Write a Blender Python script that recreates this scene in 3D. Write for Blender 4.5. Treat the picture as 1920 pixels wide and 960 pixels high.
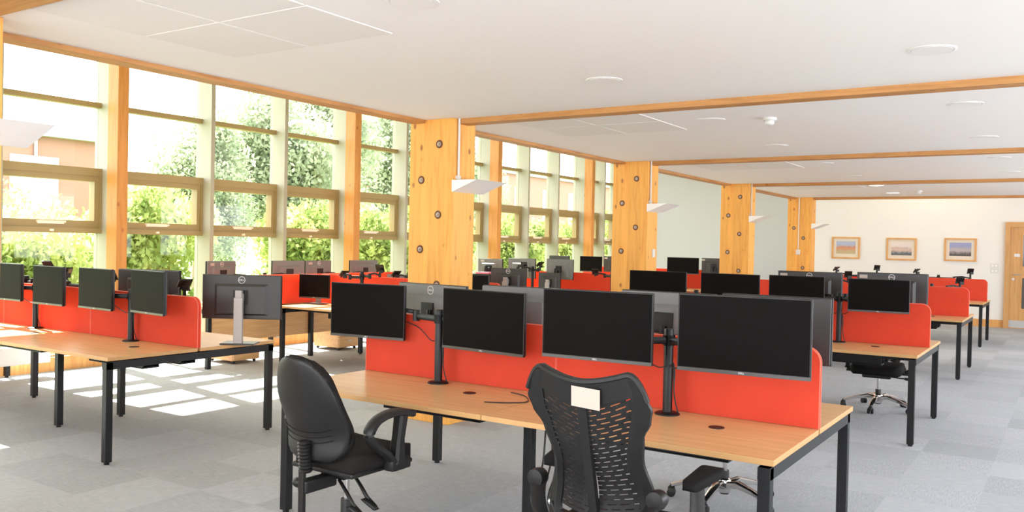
import bpy, bmesh, math, random
import numpy as np
from mathutils import Vector, Matrix, noise
random.seed(7); rng = np.random.default_rng(7)
for o in list(bpy.data.objects): bpy.data.objects.remove(o)
S = bpy.context.scene
COL = S.collection
R = math.radians
# ------------------------------------------------------------------ camera, light, exposure
cam = bpy.data.cameras.new('camera'); co = bpy.data.objects.new('camera', cam); COL.objects.link(co)
F_PX = 1607.66; yaw, pitch, roll = .5792, -.0146, .0211
cam.sensor_fit = 'HORIZONTAL'; cam.sensor_width = 36; cam.lens = F_PX / 1920 * 36
cam.clip_start = .05; cam.clip_end = 400
fw = Vector((-math.sin(yaw)*math.cos(pitch), math.cos(yaw)*math.cos(pitch), math.sin(pitch)))
rt = Vector((math.cos(yaw), math.sin(yaw), 0)); up = rt.cross(fw)
rt2 = rt*math.cos(roll)+up*math.sin(roll); up2 = -rt*math.sin(roll)+up*math.cos(roll)
co.matrix_world = Matrix(((rt2.x, up2.x, -fw.x, .9528), (rt2.y, up2.y, -fw.y, -3.3537), (rt2.z, up2.z, -fw.z, 1.5545), (0, 0, 0, 1)))
S.camera = co
S.view_settings.view_transform = 'Standard'; S.view_settings.look = 'None'
S.view_settings.gamma = 1; S.view_settings.use_curve_mapping = False
S.view_settings.exposure = .72
SUN_E, SKY_E, FILL_E, BACK_E = 20.0, 4.6, 5, 55
w = bpy.data.worlds.new('sky'); S.world = w; w.use_nodes = True
bg = w.node_tree.nodes['Background']; bg.inputs[0].default_value = (.93, .97, 1, 1); bg.inputs[1].default_value = SKY_E
sun = bpy.data.lights.new('sun', 'SUN'); so = bpy.data.objects.new('sun', sun); COL.objects.link(so)
sun.energy = SUN_E; sun.angle = R(.6); sun.color = (1, .95, .86)
so.rotation_euler = Vector((1, -.178, -1.115)).to_track_quat('-Z', 'Y').to_euler(); so.location = (-20, 5, 20)
def area(name, loc, d, sx, sy, e, c=(1, 1, 1), spread=180):
    l = bpy.data.lights.new(name, 'AREA'); o = bpy.data.objects.new(name, l); COL.objects.link(o)
    l.shape = 'RECTANGLE'; l.size = sx; l.size_y = sy; l.energy = e; l.color = c; l.spread = R(spread)
    o.location = loc; o.rotation_euler = Vector(d).to_track_quat('-Z', 'Y').to_euler(); return o
# added fill lamps at the unseen walls behind / right of the camera
area('fill_right', (4.3, 5.5, 1.7), (-1, 0, .12), 20, 1.9, FILL_E, (.93, .96, 1))
area('fill_rear', (-1.5, -5.8, 1.6), (0, 1, .1), 8, 1.9, BACK_E, (.97, .98, 1))

# ------------------------------------------------------------------ materials
def mat(name, col, rough=.5, metal=0, spec=.5, **k):
    m = bpy.data.materials.new(name); m.use_nodes = True
    b = m.node_tree.nodes['Principled BSDF']
    b.inputs['Base Color'].default_value = (*col, 1); b.inputs['Roughness'].default_value = rough
    b.inputs['Metallic'].default_value = metal; b.inputs['Specular IOR Level'].default_value = spec
    for a, v in k.items(): b.inputs[a.replace('_', ' ')].default_value = v
    return m
def nt(m): return m.node_tree.nodes, m.node_tree.links, m.node_tree.nodes['Principled BSDF']
def N(m, t, **k):
    n = m.node_tree.nodes.new(t)
    for a, v in k.items():
        if a in n.inputs.keys(): n.inputs[a].default_value = v
        else: setattr(n, a, v)
    return n
def ramp(m, src, stops):
    r = N(m, 'ShaderNodeValToRGB'); e = r.color_ramp.elements
    while len(e) < len(stops): e.new(.5)
    for i, (p, c) in enumerate(stops): e[i].position = p; e[i].color = (*c, 1)
    m.node_tree.links.new(src, r.inputs[0]); return r
def coords(m, scale=(1, 1, 1), rot=(0, 0, 0)):
    t = N(m, 'ShaderNodeTexCoord'); mp = N(m, 'ShaderNodeMapping')
    mp.inputs['Scale'].default_value = scale; mp.inputs['Rotation'].default_value = rot
    m.node_tree.links.new(t.outputs['Object'], mp.inputs[0]); return mp.outputs[0]
def mixc(m, fac, a, b, bt='MIX'):
    x = N(m, 'ShaderNodeMix', data_type='RGBA', blend_type=bt); L = m.node_tree.links
    for i, v in ((0, fac), (6, a), (7, b)):
        if isinstance(v, (int, float)): x.inputs[i].default_value = v
        elif isinstance(v, tuple): x.inputs[i].default_value = (*v, 1)
        else: L.new(v, x.inputs[i])
    return x.outputs[2]
def bump(m, src, strength=.2, dist=.01):
    b = N(m, 'ShaderNodeBump', Strength=strength, Distance=dist); L = m.node_tree.links
    L.new(src, b.inputs['Height']); L.new(b.outputs[0], m.node_tree.nodes['Principled BSDF'].inputs['Normal'])
def noised(m, vec, scale, detail=3, rough=.5):
    n = N(m, 'ShaderNodeTexNoise'); n.inputs['Scale'].default_value = scale; n.inputs['Detail'].default_value = detail
    n.inputs['Roughness'].default_value = rough; m.node_tree.links.new(vec, n.inputs['Vector']); return n.outputs[0]
def pine(name, base, dark, knots=True, ax=2):
    def sw(t): t = list(t); t[2], t[ax] = t[ax], t[2]; return tuple(t)
    m = mat(name, base, .55); n, L, b = nt(m)
    v = coords(m, sw((9, 9, .7))); g = noised(m, v, 3.2, 5, .6)
    c = ramp(m, g, [(.3, dark), (.52, base), (.75, tuple(min(1, x*1.08) for x in base))]).outputs[0]
    # laminations
    wv = N(m, 'ShaderNodeTexVoronoi', feature='F1'); L.new(coords(m, sw((7, 7, .35))), wv.inputs['Vector']); wv.inputs['Scale'].default_value = 1
    hs = N(m, 'ShaderNodeHueSaturation'); L.new(c, hs.inputs['Color'])
    mr = N(m, 'ShaderNodeMapRange'); L.new(wv.outputs['Color'], mr.inputs[0]); mr.inputs[3].default_value = .93; mr.inputs[4].default_value = 1.05
    L.new(mr.outputs[0], hs.inputs['Value']); c = hs.outputs[0]
    if knots:
        vo = N(m, 'ShaderNodeTexVoronoi', feature='F1'); L.new(coords(m, sw((8.5, 8.5, 5.2))), vo.inputs['Vector']); vo.inputs['Scale'].default_value = 1
        rr = ramp(m, vo.outputs['Distance'], [(.0, (.0, 0, 0)), (.11, (.3, .3, .3)), (.18, (1, 1, 1))])
        # only some cells carry a knot
        sp = N(m, 'ShaderNodeSeparateColor'); L.new(vo.outputs['Color'], sp.inputs[0])
        gt = N(m, 'ShaderNodeMath', operation='GREATER_THAN'); L.new(sp.outputs[0], gt.inputs[0]); gt.inputs[1].default_value = .42
        mx = N(m, 'ShaderNodeMath', operation='MAXIMUM'); L.new(rr.outputs[0], mx.inputs[0]); L.new(gt.outputs[0], mx.inputs[1])
        c = mixc(m, mx.outputs[0], (.30, .10, .02), c)
    L.new(c, b.inputs['Base Color']); return m
M = {}
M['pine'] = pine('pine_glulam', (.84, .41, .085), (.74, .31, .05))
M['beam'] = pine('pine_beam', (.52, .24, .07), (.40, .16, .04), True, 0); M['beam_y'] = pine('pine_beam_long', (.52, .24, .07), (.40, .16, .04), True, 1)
M['trimwood'] = pine('pine_trim', (.70, .36, .12), (.58, .26, .07), False)
def oak():
    m = mat('oak_laminate', (.6, .36, .17), .33, spec=.5); n, L, b = nt(m)
    v = coords(m, (.9, 14, 14)); g = noised(m, v, 2.2, 6, .65)
    c = ramp(m, g, [(.32, (.55, .30, .12)), (.5, (.64, .37, .165)), (.68, (.72, .44, .21))]).outputs[0]
    L.new(c, b.inputs['Base Color']); return m
M['oak'] = oak()
M['oak_edge'] = mat('oak_edge_band', (.52, .29, .11), .5)
M['oak_side'] = mat('oak_upright', (.62, .36, .17), .45); n_, L_, b_ = nt(M['oak_side']); L_.new(ramp(M['oak_side'], noised(M['oak_side'], coords(M['oak_side'], (14, .9, 14)), 2.2, 6, .65), [(.32, (.56, .31, .13)), (.68, (.70, .42, .2))]).outputs[0], b_.inputs['Base Color'])
def fabric(name, col, tl):
    m = mat(name, col, .85, spec=.15); n, L, b = nt(m)
    v = coords(m); g = noised(m, v, 5, 2); c = mixc(m, g, tuple(x*.86 for x in col), tuple(min(1, x*1.1) for x in col)); L.new(c, b.inputs['Base Color'])
    f = noised(m, v, 420, 1); bump(m, f, .15, .002)
    t = N(m, 'ShaderNodeBsdfTranslucent'); t.inputs[0].default_value = tl
    ms = N(m, 'ShaderNodeMixShader'); ms.inputs[0].default_value = .42; out = n['Material Output']
    L.new(b.outputs[0], ms.inputs[1]); L.new(t.outputs[0], ms.inputs[2]); L.new(ms.outputs[0], out.inputs[0]); return m
M['red'] = fabric('red_screen_fabric', (.68, .095, .055), (1, .19, .03, 1))
M['red_edge'] = mat('red_screen_piping', (.75, .16, .10), .6)
M['black_metal'] = mat('black_powder_coat', (.006, .006, .007), .42, spec=.35)
M['black'] = mat('black_plastic', (.009, .008, .008), .45, spec=.35)
M['black_soft'] = mat('black_padding', (.007, .006, .006), .8, spec=.15)
M['black_fabric'] = mat('black_fabric', (.013, .011, .010), .9, spec=.15)
n_, L_, b_ = nt(M['black_fabric']); bump(M['black_fabric'], noised(M['black_fabric'], coords(M['black_fabric']), 500, 1), .2, .002)
M['screen'] = mat('monitor_glass', (.0045, .0032, .003), .5, spec=.05)
M['bezel'] = mat('monitor_bezel', (.010, .009, .009), .4, spec=.3)
M['chin'] = mat('monitor_chin', (.06, .055, .052), .35)
M['back'] = mat('monitor_back', (.035, .032, .032), .42, spec=.5)
M['backgrey'] = mat('monitor_back_grey', (.16, .16, .16), .45, spec=.5)
M['silver'] = mat('brushed_silver', (.36, .33, .31), .45, .3)
M['chrome'] = mat('polished_chrome', (.75, .72, .70), .12, 1)
M['white_metal'] = mat('white_powder_coat', (.85, .82, .79), .5)
M['white_plastic'] = mat('white_plastic', (.68, .66, .63), .45)
M['label'] = mat('paper_label', (.46, .40, .34), .8)
M['mount'] = mat('picture_mount', (.74, .64, .53), .8)
M['print'] = mat('grey_print', (.5, .5, .52), .8)
M['logo'] = mat('logo_silver', (.72, .70, .68), .4)
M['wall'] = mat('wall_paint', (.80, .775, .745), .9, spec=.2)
M['wall_dimmed'] = mat('wall_paint_dimmed', (.50, .51, .515), .9, spec=.2)  # wall paint darkened in colour to hold back the light
M['ceiling'] = mat('ceiling_paint', (.87, .825, .785), .95, spec=.1)
M['tile'] = mat('radiant_panel_paint', (.80, .755, .71), .8)
M['frame'] = mat('window_frame_olive', (.30, .22, .09), .45)
M['mullion'] = mat('window_mullion_cream', (.34, .32, .25), .5)
M['post'] = pine('pine_post', (.54, .23, .05), (.44, .17, .03))
M['handle'] = mat('white_handle', (.85, .72, .6), .4)
M['door'] = pine('oak_door', (.62, .33, .12), (.52, .26, .09), False)
M['steel'] = mat('steel_plate', (.55, .55, .55), .35, .8)
M['darkglass'] = mat('dark_glass', (.12, .11, .10), .1)
M['pink'] = mat('pink_folder', (.75, .16, .22), .6)
M['lit'] = mat('lit_diffuser', (.9, .88, .8), .5); n_, L_, b_ = nt(M['lit']); b_.inputs['Emission Color'].default_value = (1, .9, .7, 1); b_.inputs['Emission Strength'].default_value = 2.5
M['bolt'] = mat('bolt_steel', (.42, .34, .30), .45, .5)
M['bolt_shade'] = mat('bolt_recess_shade', (.14, .055, .02), .8)  # dark brown paints the shadow inside a bolt recess
M['cable'] = mat('black_cable', (.012, .012, .012), .5)
def glass():
    m = bpy.data.materials.new('window_glass'); m.use_nodes = True; n = m.node_tree.nodes; L = m.node_tree.links; n.clear()
    o = n.new('ShaderNodeOutputMaterial'); t = n.new('ShaderNodeBsdfTransparent'); g = n.new('ShaderNodeBsdfGlossy'); mx = n.new('ShaderNodeMixShader'); f = n.new('ShaderNodeLayerWeight'); pw = n.new('ShaderNodeMath'); pw.operation = 'POWER'; pw.inputs[1].default_value = 4; mu = n.new('ShaderNodeMath'); mu.operation = 'MULTIPLY_ADD'; mu.inputs[1].default_value = .35; mu.inputs[2].default_value = .02
    t.inputs[0].default_value = (.95, .97, .95, 1); g.inputs['Roughness'].default_value = .02; L.new(f.outputs['Facing'], pw.inputs[0]); L.new(pw.outputs[0], mu.inputs[0])
    L.new(mu.outputs[0], mx.inputs[0]); L.new(t.outputs[0], mx.inputs[1]); L.new(g.outputs[0], mx.inputs[2]); L.new(mx.outputs[0], o.inputs[0]); return m
M['glass'] = glass()
def carpet():
    m = mat('carpet_tiles', (.4, .4, .42), .95, spec=.1); n, L, b = nt(m)
    t = N(m, 'ShaderNodeTexCoord'); mp = N(m, 'ShaderNodeMapping'); mp.inputs['Scale'].default_value = (2, 2, 2); L.new(t.outputs['Object'], mp.inputs[0])
    fl = N(m, 'ShaderNodeVectorMath', operation='FLOOR'); L.new(mp.outputs[0], fl.inputs[0])
    wn = N(m, 'ShaderNodeTexWhiteNoise', noise_dimensions='3D'); L.new(fl.outputs[0], wn.inputs[0])
    ck = N(m, 'ShaderNodeTexChecker'); ck.inputs['Scale'].default_value = 1; L.new(mp.outputs[0], ck.inputs['Vector'])
    n1 = noised(m, coords(m, (4, 60, 1)), 3, 4, .7); n2 = noised(m, coords(m, (60, 4, 1)), 3, 4, .7)
    st = N(m, 'ShaderNodeMix', data_type='FLOAT'); L.new(ck.outputs['Fac'], st.inputs[0]); L.new(n1, st.inputs[2]); L.new(n2, st.inputs[3])
    big = noised(m, coords(m), .35, 2)
    c = ramp(m, st.outputs[0], [(.3, (.34, .355, .39)), (.5, (.42, .435, .47)), (.72, (.53, .545, .575))]).outputs[0]
    mr = N(m, 'ShaderNodeMapRange'); L.new(wn.outputs[0], mr.inputs[0]); mr.inputs[3].default_value = .87; mr.inputs[4].default_value = 1.06
    hs = N(m, 'ShaderNodeHueSaturation'); L.new(c, hs.inputs['Color']); L.new(mr.outputs[0], hs.inputs['Value'])
    L.new(hs.outputs[0], b.inputs['Base Color']); bump(m, noised(m, coords(m), 260, 2), .5, .004); return m
M['carpet'] = carpet()
def leafmat(name, a, bcol):
    m = bpy.data.materials.new(name); m.use_nodes = True; n = m.node_tree.nodes; L = m.node_tree.links; n.clear()
    o = n.new('ShaderNodeOutputMaterial'); d = n.new('ShaderNodeBsdfDiffuse'); t = n.new('ShaderNodeBsdfTranslucent'); mx = n.new('ShaderNodeMixShader'); mx.inputs[0].default_value = .5
    tc = n.new('ShaderNodeTexCoord'); no = n.new('ShaderNodeTexNoise'); no.inputs['Scale'].default_value = 1.6; L.new(tc.outputs['Object'], no.inputs[0])
    r = n.new('ShaderNodeValToRGB'); r.color_ramp.elements[0].position = .38; r.color_ramp.elements[1].position = .62
    r.color_ramp.elements[0].color = (*a, 1); r.color_ramp.elements[1].color = (*bcol, 1); L.new(no.outputs[0], r.inputs[0])
    L.new(r.outputs[0], d.inputs[0]); L.new(r.outputs[0], t.inputs[0]); L.new(d.outputs[0], mx.inputs[1]); L.new(t.outputs[0], mx.inputs[2]); L.new(mx.outputs[0], o.inputs[0]); return m
M['leaf_hedge'] = leafmat('hedge_leaf', (.24, .32, .10), (.56, .60, .24))
M['leaf_tree'] = leafmat('tree_leaf', (.30, .35, .24), (.52, .55, .40))  # leaf colours paled to stand in for outdoor glare
M['bark'] = mat('bark', (.22, .16, .11), .9)
M['grass'] = mat('grass_ground', (.22, .30, .08), .95)
def brick():
    m = mat('brick_far', (.5, .25, .18), .9); n, L, b = nt(m)
    t = N(m, 'ShaderNodeTexBrick'); L.new(coords(m, (1, 1, 1), (R(90), 0, R(90))), t.inputs[0]); t.inputs['Scale'].default_value = 3
    t.inputs['Color1'].default_value = (.30, .10, .08, 1); t.inputs['Color2'].default_value = (.26, .085, .07, 1); t.inputs['Mortar'].default_value = (.32, .16, .13, 1)
    L.new(t.outputs[0], b.inputs['Base Color']); return m
M['brick'] = brick()
M['roof'] = mat('grey_roof_edge', (.35, .36, .38), .7)
M['louvre'] = mat('grey_louvre', (.5, .5, .5), .5)

# ------------------------------------------------------------------ mesh helpers
class MB:
    def __init__(s): s.bm = bmesh.new()
    def box(s, x0, y0, z0, x1, y1, z1, bev=0):
        vs = [s.bm.verts.new((x, y, z)) for x in (x0, x1) for y in (y0, y1) for z in (z0, z1)]
        fs = [s.bm.faces.new([vs[i] for i in f]) for f in ((0, 1, 3, 2), (4, 6, 7, 5), (0, 4, 5, 1), (2, 3, 7, 6), (0, 2, 6, 4), (1, 5, 7, 3))]
        if bev:
            es = list({e for f in fs for e in f.edges}); bmesh.ops.bevel(s.bm, geom=es, offset=bev, segments=2, affect='EDGES', profile=.5)
        return s
    def obox(s, c, dx, dy, dz, rotz=0, tilt=None):
        n0 = len(s.bm.verts); s.box(-dx/2, -dy/2, -dz/2, dx/2, dy/2, dz/2); s.bm.verts.ensure_lookup_table()
        m = Matrix.Translation(c) @ Matrix.Rotation(rotz, 4, 'Z')
        if tilt: m = m @ tilt
        for v in s.bm.verts[n0:]: v.co = m @ v.co
        return s
    def hexa(s, pts):  # 8 points, bottom 4 ccw then top 4
        vs = [s.bm.verts.new(p) for p in pts]
        for f in ((3, 2, 1, 0), (4, 5, 6, 7), (0, 1, 5, 4), (1, 2, 6, 5), (2, 3, 7, 6), (3, 0, 4, 7)): s.bm.faces.new([vs[i] for i in f])
        return s
    def ring(s, c, a, b, r, n):
        return [s.bm.verts.new(Vector(c)+(a*math.cos(t)+b*math.sin(t))*r) for t in (2*math.pi*i/n for i in range(n))]
    def tube(s, path, r, n=10, cap=True):
        path = [Vector(p) for p in path]; rs = r if isinstance(r, (list, tuple)) else [r]*len(path); prev = None; up_ = None
        for i, p in enumerate(path):
            d = (path[min(i+1, len(path)-1)]-path[max(i-1, 0)]).normalized()
            if up_ is None: up_ = Vector((0, 0, 1)) if abs(d.z) < .9 else Vector((1, 0, 0))
            a = d.cross(up_).normalized(); b = a.cross(d).normalized(); up_ = b
            rg = s.ring(p, a, b, rs[i], n)
            if prev:
                for k in range(n): s.bm.faces.new((prev[k], prev[(k+1) % n], rg[(k+1) % n], rg[k]))
            elif cap: s.bm.faces.new(rg)
            prev = rg
        if cap: s.bm.faces.new(prev[::-1])
        return s
    def bar(s, path, wd, ht):   # flat strap swept along a path; wd across, ht along local up
        path = [Vector(p) for p in path]; prev = None
        ws = wd if isinstance(wd, (list, tuple)) else [wd]*len(path); hs = ht if isinstance(ht, (list, tuple)) else [ht]*len(path)
        for i, p in enumerate(path):
            d = (path[min(i+1, len(path)-1)]-path[max(i-1, 0)]).normalized()
            a = d.cross(Vector((0, 0, 1)));  a = a.normalized() if a.length > .05 else Vector((1, 0, 0)); b = a.cross(d).normalized()
            rg = [s.bm.verts.new(p+a*u*ws[i]/2+b*v*hs[i]/2) for u, v in ((-1, -.6), (-.6, -1), (.6, -1), (1, -.6), (1, .6), (.6, 1), (-.6, 1), (-1, .6))]
            if prev:
                for k in range(8): s.bm.faces.new((prev[k], prev[(k+1) % 8], rg[(k+1) % 8], rg[k]))
            else: s.bm.faces.new(rg[::-1])
            prev = rg
        s.bm.faces.new(prev); return s
    def lathe(s, c, prof, n=20, axis='Z', cap=True):
        ax = {'Z': (Vector((1, 0, 0)), Vector((0, 1, 0)), Vector((0, 0, 1))), 'Y': (Vector((1, 0, 0)), Vector((0, 0, 1)), Vector((0, 1, 0))), 'X': (Vector((0, 1, 0)), Vector((0, 0, 1)), Vector((1, 0, 0)))}[axis]
        prev = None; c = Vector(c)
        for r, z in prof:
            rg = s.ring(c+ax[2]*z, ax[0], ax[1], max(r, .0004), n)
            if prev:
                for k in range(n): s.bm.faces.new((prev[k], prev[(k+1) % n], rg[(k+1) % n], rg[k]))
            elif cap: s.bm.faces.new(rg)
            prev = rg
        if cap: s.bm.faces.new(prev[::-1])
        return s
    def prism(s, pts, d):   # polygon extruded by vector d
        d = Vector(d); a = [s.bm.verts.new(p) for p in pts]; b = [s.bm.verts.new(Vector(p)+d) for p in pts]; n = len(pts)
        s.bm.faces.new(a); s.bm.faces.new(b[::-1])
        for i in range(n): s.bm.faces.new((a[i], b[i], b[(i+1) % n], a[(i+1) % n]))
        return s
    def pillow(s, fn, nu=16, nv=16):  # fn(u,v,side)->point; closed shell, u,v in [-1,1]
        g = {}
        for sd in (-1, 1):
            for i in range(nu+1):
                for j in range(nv+1):
                    edge = i in (0, nu) or j in (0, nv)
                    if edge and sd == 1: g[sd, i, j] = g[-1, i, j]; continue
                    g[sd, i, j] = s.bm.verts.new(fn(-1+2*i/nu, -1+2*j/nv, 0 if edge else sd))
            for i in range(nu):
                for j in range(nv):
                    q = [g[sd, i, j], g[sd, i+1, j], g[sd, i+1, j+1], g[sd, i, j+1]]
                    s.bm.faces.new(q if sd == -1 else q[::-1])
        return s
    def mesh(s, name, m, smooth=False):
        bmesh.ops.recalc_face_normals(s.bm, faces=s.bm.faces)
        me = bpy.data.meshes.new(name); s.bm.to_mesh(me); s.bm.free(); me.materials.append(m)
        if smooth:
            for p in me.polygons: p.use_smooth = True
            if smooth != 'all':
                try: me.set_sharp_from_angle(angle=R(38))
                except Exception: pass
        return me
    def build(s, name, m, parent=None, smooth=False, subd=0):
        o = bpy.data.objects.new(name, s.mesh(name, m, smooth)); COL.objects.link(o)
        if parent: o.parent = parent
        if subd: md = o.modifiers.new('sub', 'SUBSURF'); md.levels = subd; md.render_levels = subd
        return o
def child(name, me, parent):
    o = bpy.data.objects.new(name, me); COL.objects.link(o); o.parent = parent; return o
def tag(o, label=None, cat=None, group=None, kind=None):
    if label: o['label'] = label
    if cat: o['category'] = cat
    if group: o['group'] = group
    if kind: o['kind'] = kind
    return o
def thing(name, loc, label, cat, rz=0, group=None):
    o = bpy.data.objects.new(name, None); COL.objects.link(o); o.empty_display_size = .1
    o.location = loc; o.rotation_euler = (0, 0, rz); return tag(o, label, cat, group)
def struct(name, mb, m, parent=None):
    o = mb.build(name, m, parent); o['kind'] = 'structure'; return o
def copy_tree(o, parent=None):
    c = o.copy(); COL.objects.link(c)
    if parent: c.parent = parent
    for ch in list(o.children): copy_tree(ch, c)
    return c
TXT = {}
def text_mesh(body, size, depth, m):
    k = (body, size)
    if k not in TXT:
        cu = bpy.data.curves.new('t', 'FONT'); cu.body = body; cu.size = size; cu.extrude = depth; cu.align_x = 'CENTER'; cu.align_y = 'CENTER'
        o = bpy.data.objects.new('t', cu); COL.objects.link(o); dg = bpy.context.evaluated_depsgraph_get()
        me = bpy.data.meshes.new_from_object(o.evaluated_get(dg)); bpy.data.objects.remove(o); bpy.data.curves.remove(cu)
        me.transform(Matrix.Rotation(R(90), 4, 'X')); me.materials.clear(); me.materials.append(m); TXT[k] = me
    return TXT[k]

# ------------------------------------------------------------------ room shell
X0, X1, YB, YF = -8.85, 4.4, -5.9, 17.4      # window wall, right wall, back wall, far wall
CX, CW, CD, CY, SP = -3.445, .477, .31, 2.438, 3.957   # columns
ZC, ZV = 2.605, 4.25
WZ = 3.98
floor = struct('floor', MB().box(X0-.15, YB-.2, -.15, X1+.2, YF+.15, 0), M['carpet'])
struct('ceiling', MB().box(-3.86, YB, ZC, X1, 14.45, ZC+.2), M['ceiling'])
struct('ceiling', MB().box(X0-.2, YB, ZV, -3.6, YF, ZV+.15).box(-3.6, 14.45, ZV, X1, YF, ZV+.15), M['ceiling'])
struct('trim_1', MB().box(-3.86, YB, 2.8, -3.66, 14.6, ZV).box(-3.66, 14.3, 2.8, X1, 14.5, ZV), M['ceiling'])
struct('wall_far', MB().box(-4.22, YF, 0, X1+.2, YF+.2, ZV+.1), M['wall'])
struct('wall_far', MB().box(X0-.15, YF, 0, -4.22, YF+.2, ZV+.1), M['wall_dimmed'])  # same far wall; darker colour stands in for the different light here
bw = MB(); bw.box(X0-.2, YB-.2, 0, -6, YB, ZV).box(3, YB-.2, 0, X1, YB, ZV).box(-6, YB-.2, 0, 3, YB, .6).box(-6, YB-.2, 2.55, 3, YB, ZV); struct('wall_back', bw, M['wall'])
rw = MB(); rw.box(X1, YB, 0, X1+.2, YF, .7).box(X1, YB, 2.6, X1+.2, YF, ZV+.1).box(X1, 15.6, .7, X1+.2, YF, 2.6).box(X1, YB, .7, X1+.2, -4.6, 2.6); struct('wall_right', rw, M['wall_dimmed'])  # unseen wall, greyed to cut light bounced onto the column sides
struct('baseboard_far', MB().box(X0, YF-.02, 0, -.24, YF, .16), M['trimwood'])
# window wall head, sill
struct('wall_left', MB().box(X0-.2, YB, WZ, X0+.05, YF, ZV+.1).box(X0-.2, YB, 0, X0+.05, -3.6, WZ+.1).box(X0-.2, 16.95, 0, X0+.05, YF, WZ+.1).box(X0-.12, -3.6, .0, X0+.02, 16.95, .12), M['wall'])
struct('trim_2', MB().box(X0+.02, -3.6, 0, X0+.16, 16.95, .155), M['trimwood'])
# edge beam and cross beams
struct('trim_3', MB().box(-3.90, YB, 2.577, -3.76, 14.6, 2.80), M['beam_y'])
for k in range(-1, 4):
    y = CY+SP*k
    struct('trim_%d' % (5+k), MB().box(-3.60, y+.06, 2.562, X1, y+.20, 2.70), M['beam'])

# windows: bays between glulam posts
posts = [-1.45, 2.50, 6.42, 10.36, 14.22]
def window(i, y0, y1):
    t = tag(bpy.data.objects.new('window_%d' % i, None), kind='structure'); COL.objects.link(t); t.location = (X0, y0, 0)
    L = y1-y0; q = L*.36; fins = [0, q, q+(L-q)/2, L]
    GX = .05; FX = .30
    mb = MB()
    for f in fins[:-1]: mb.box(GX-.06, f-.005, .12, FX, f+.055, WZ)
    struct('mullion', mb, M['mullion'], t)
    mt = MB()
    for a, b in zip(fins[:-1], fins[1:]):
        a += .055
        mt.box(GX-.03, a, 3.055, GX+.07, b-.005, 3.115)
        mt.box(GX-.03, a, WZ-.05, GX+.05, b-.005, WZ).box(GX-.03, a, .12, GX+.05, b-.005, .17)
        mt.box(GX-.04, a, 2.275, GX+.10, b-.005, 2.335).box(GX-.04, a, 1.57, GX+.10, b-.005, 1.63)
    struct('transom', mt, M['frame'], t)
    for a, b in zip(fins[:-1], fins[1:]):
        a += .055; b -= .005
        sm = MB(); s0, s1 = 1.63, 2.275; wdt = .085
        sm.box(GX-.03, a, s0, GX+.085, a+wdt, s1).box(GX-.03, b-wdt, s0, GX+.085, b, s1).box(GX-.03, a+wdt, s1-wdt-.01, GX+.085, b-wdt, s1).box(GX-.03, a+wdt, s0, GX+.085, b-wdt, s0+wdt)
        sm.box(GX+.085, b-.03, s0, GX+.1, b, s1).box(GX+.085, a, s1-.03, GX+.1, b-.03, s1)
        sa = struct('sash', sm, M['frame'], t)
        c = (a+b)/2
        hm = MB().box(GX+.085, c-.16, s0+.055, GX+.125, c+.16, s0+.075).box(GX+.085, c-.15, s0+.04, GX+.10, c+.15, s0+.06).box(GX+.10, c-.02, 1.585, GX+.125, c+.02, 1.61)
        struct('handle', hm, M['handle'], sa)
        gm = MB()
        for z0, z1 in ((.17, 1.57), (s0+wdt, s1-wdt), (2.335, 3.065), (3.105, WZ-.05)): gm.box(GX, a, z0, GX+.008, b, z1)
        struct('pane', gm, M['glass'], t)
for i in range(4): window(i+2, posts[i], posts[i+1])
window(6, posts[4], 16.95)
window(1, -3.6, posts[0])
for i, y in enumerate(posts):
    o = MB().box(X0+.30, y-.035, .12, X0+.50, y+.10, WZ+.3).build('timber_post', M['post'])
    tag(o, ['glulam timber post at far left edge of the windows', 'slim glulam timber post between the first and second tall windows from the left', 'slim glulam timber post left of the nearest column', 'slim glulam timber post just right of the nearest column', 'slim glulam timber post just left of the second column'][i], 'post', 'glulam posts along the glazing')
cm = MB().box(-8.55, .15, .155, -8.35, 1.72, .34, .01).build('heater_casing', M['white_metal']); tag(cm, 'low white heater casing on the floor below the leftmost window', 'heater')

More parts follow.
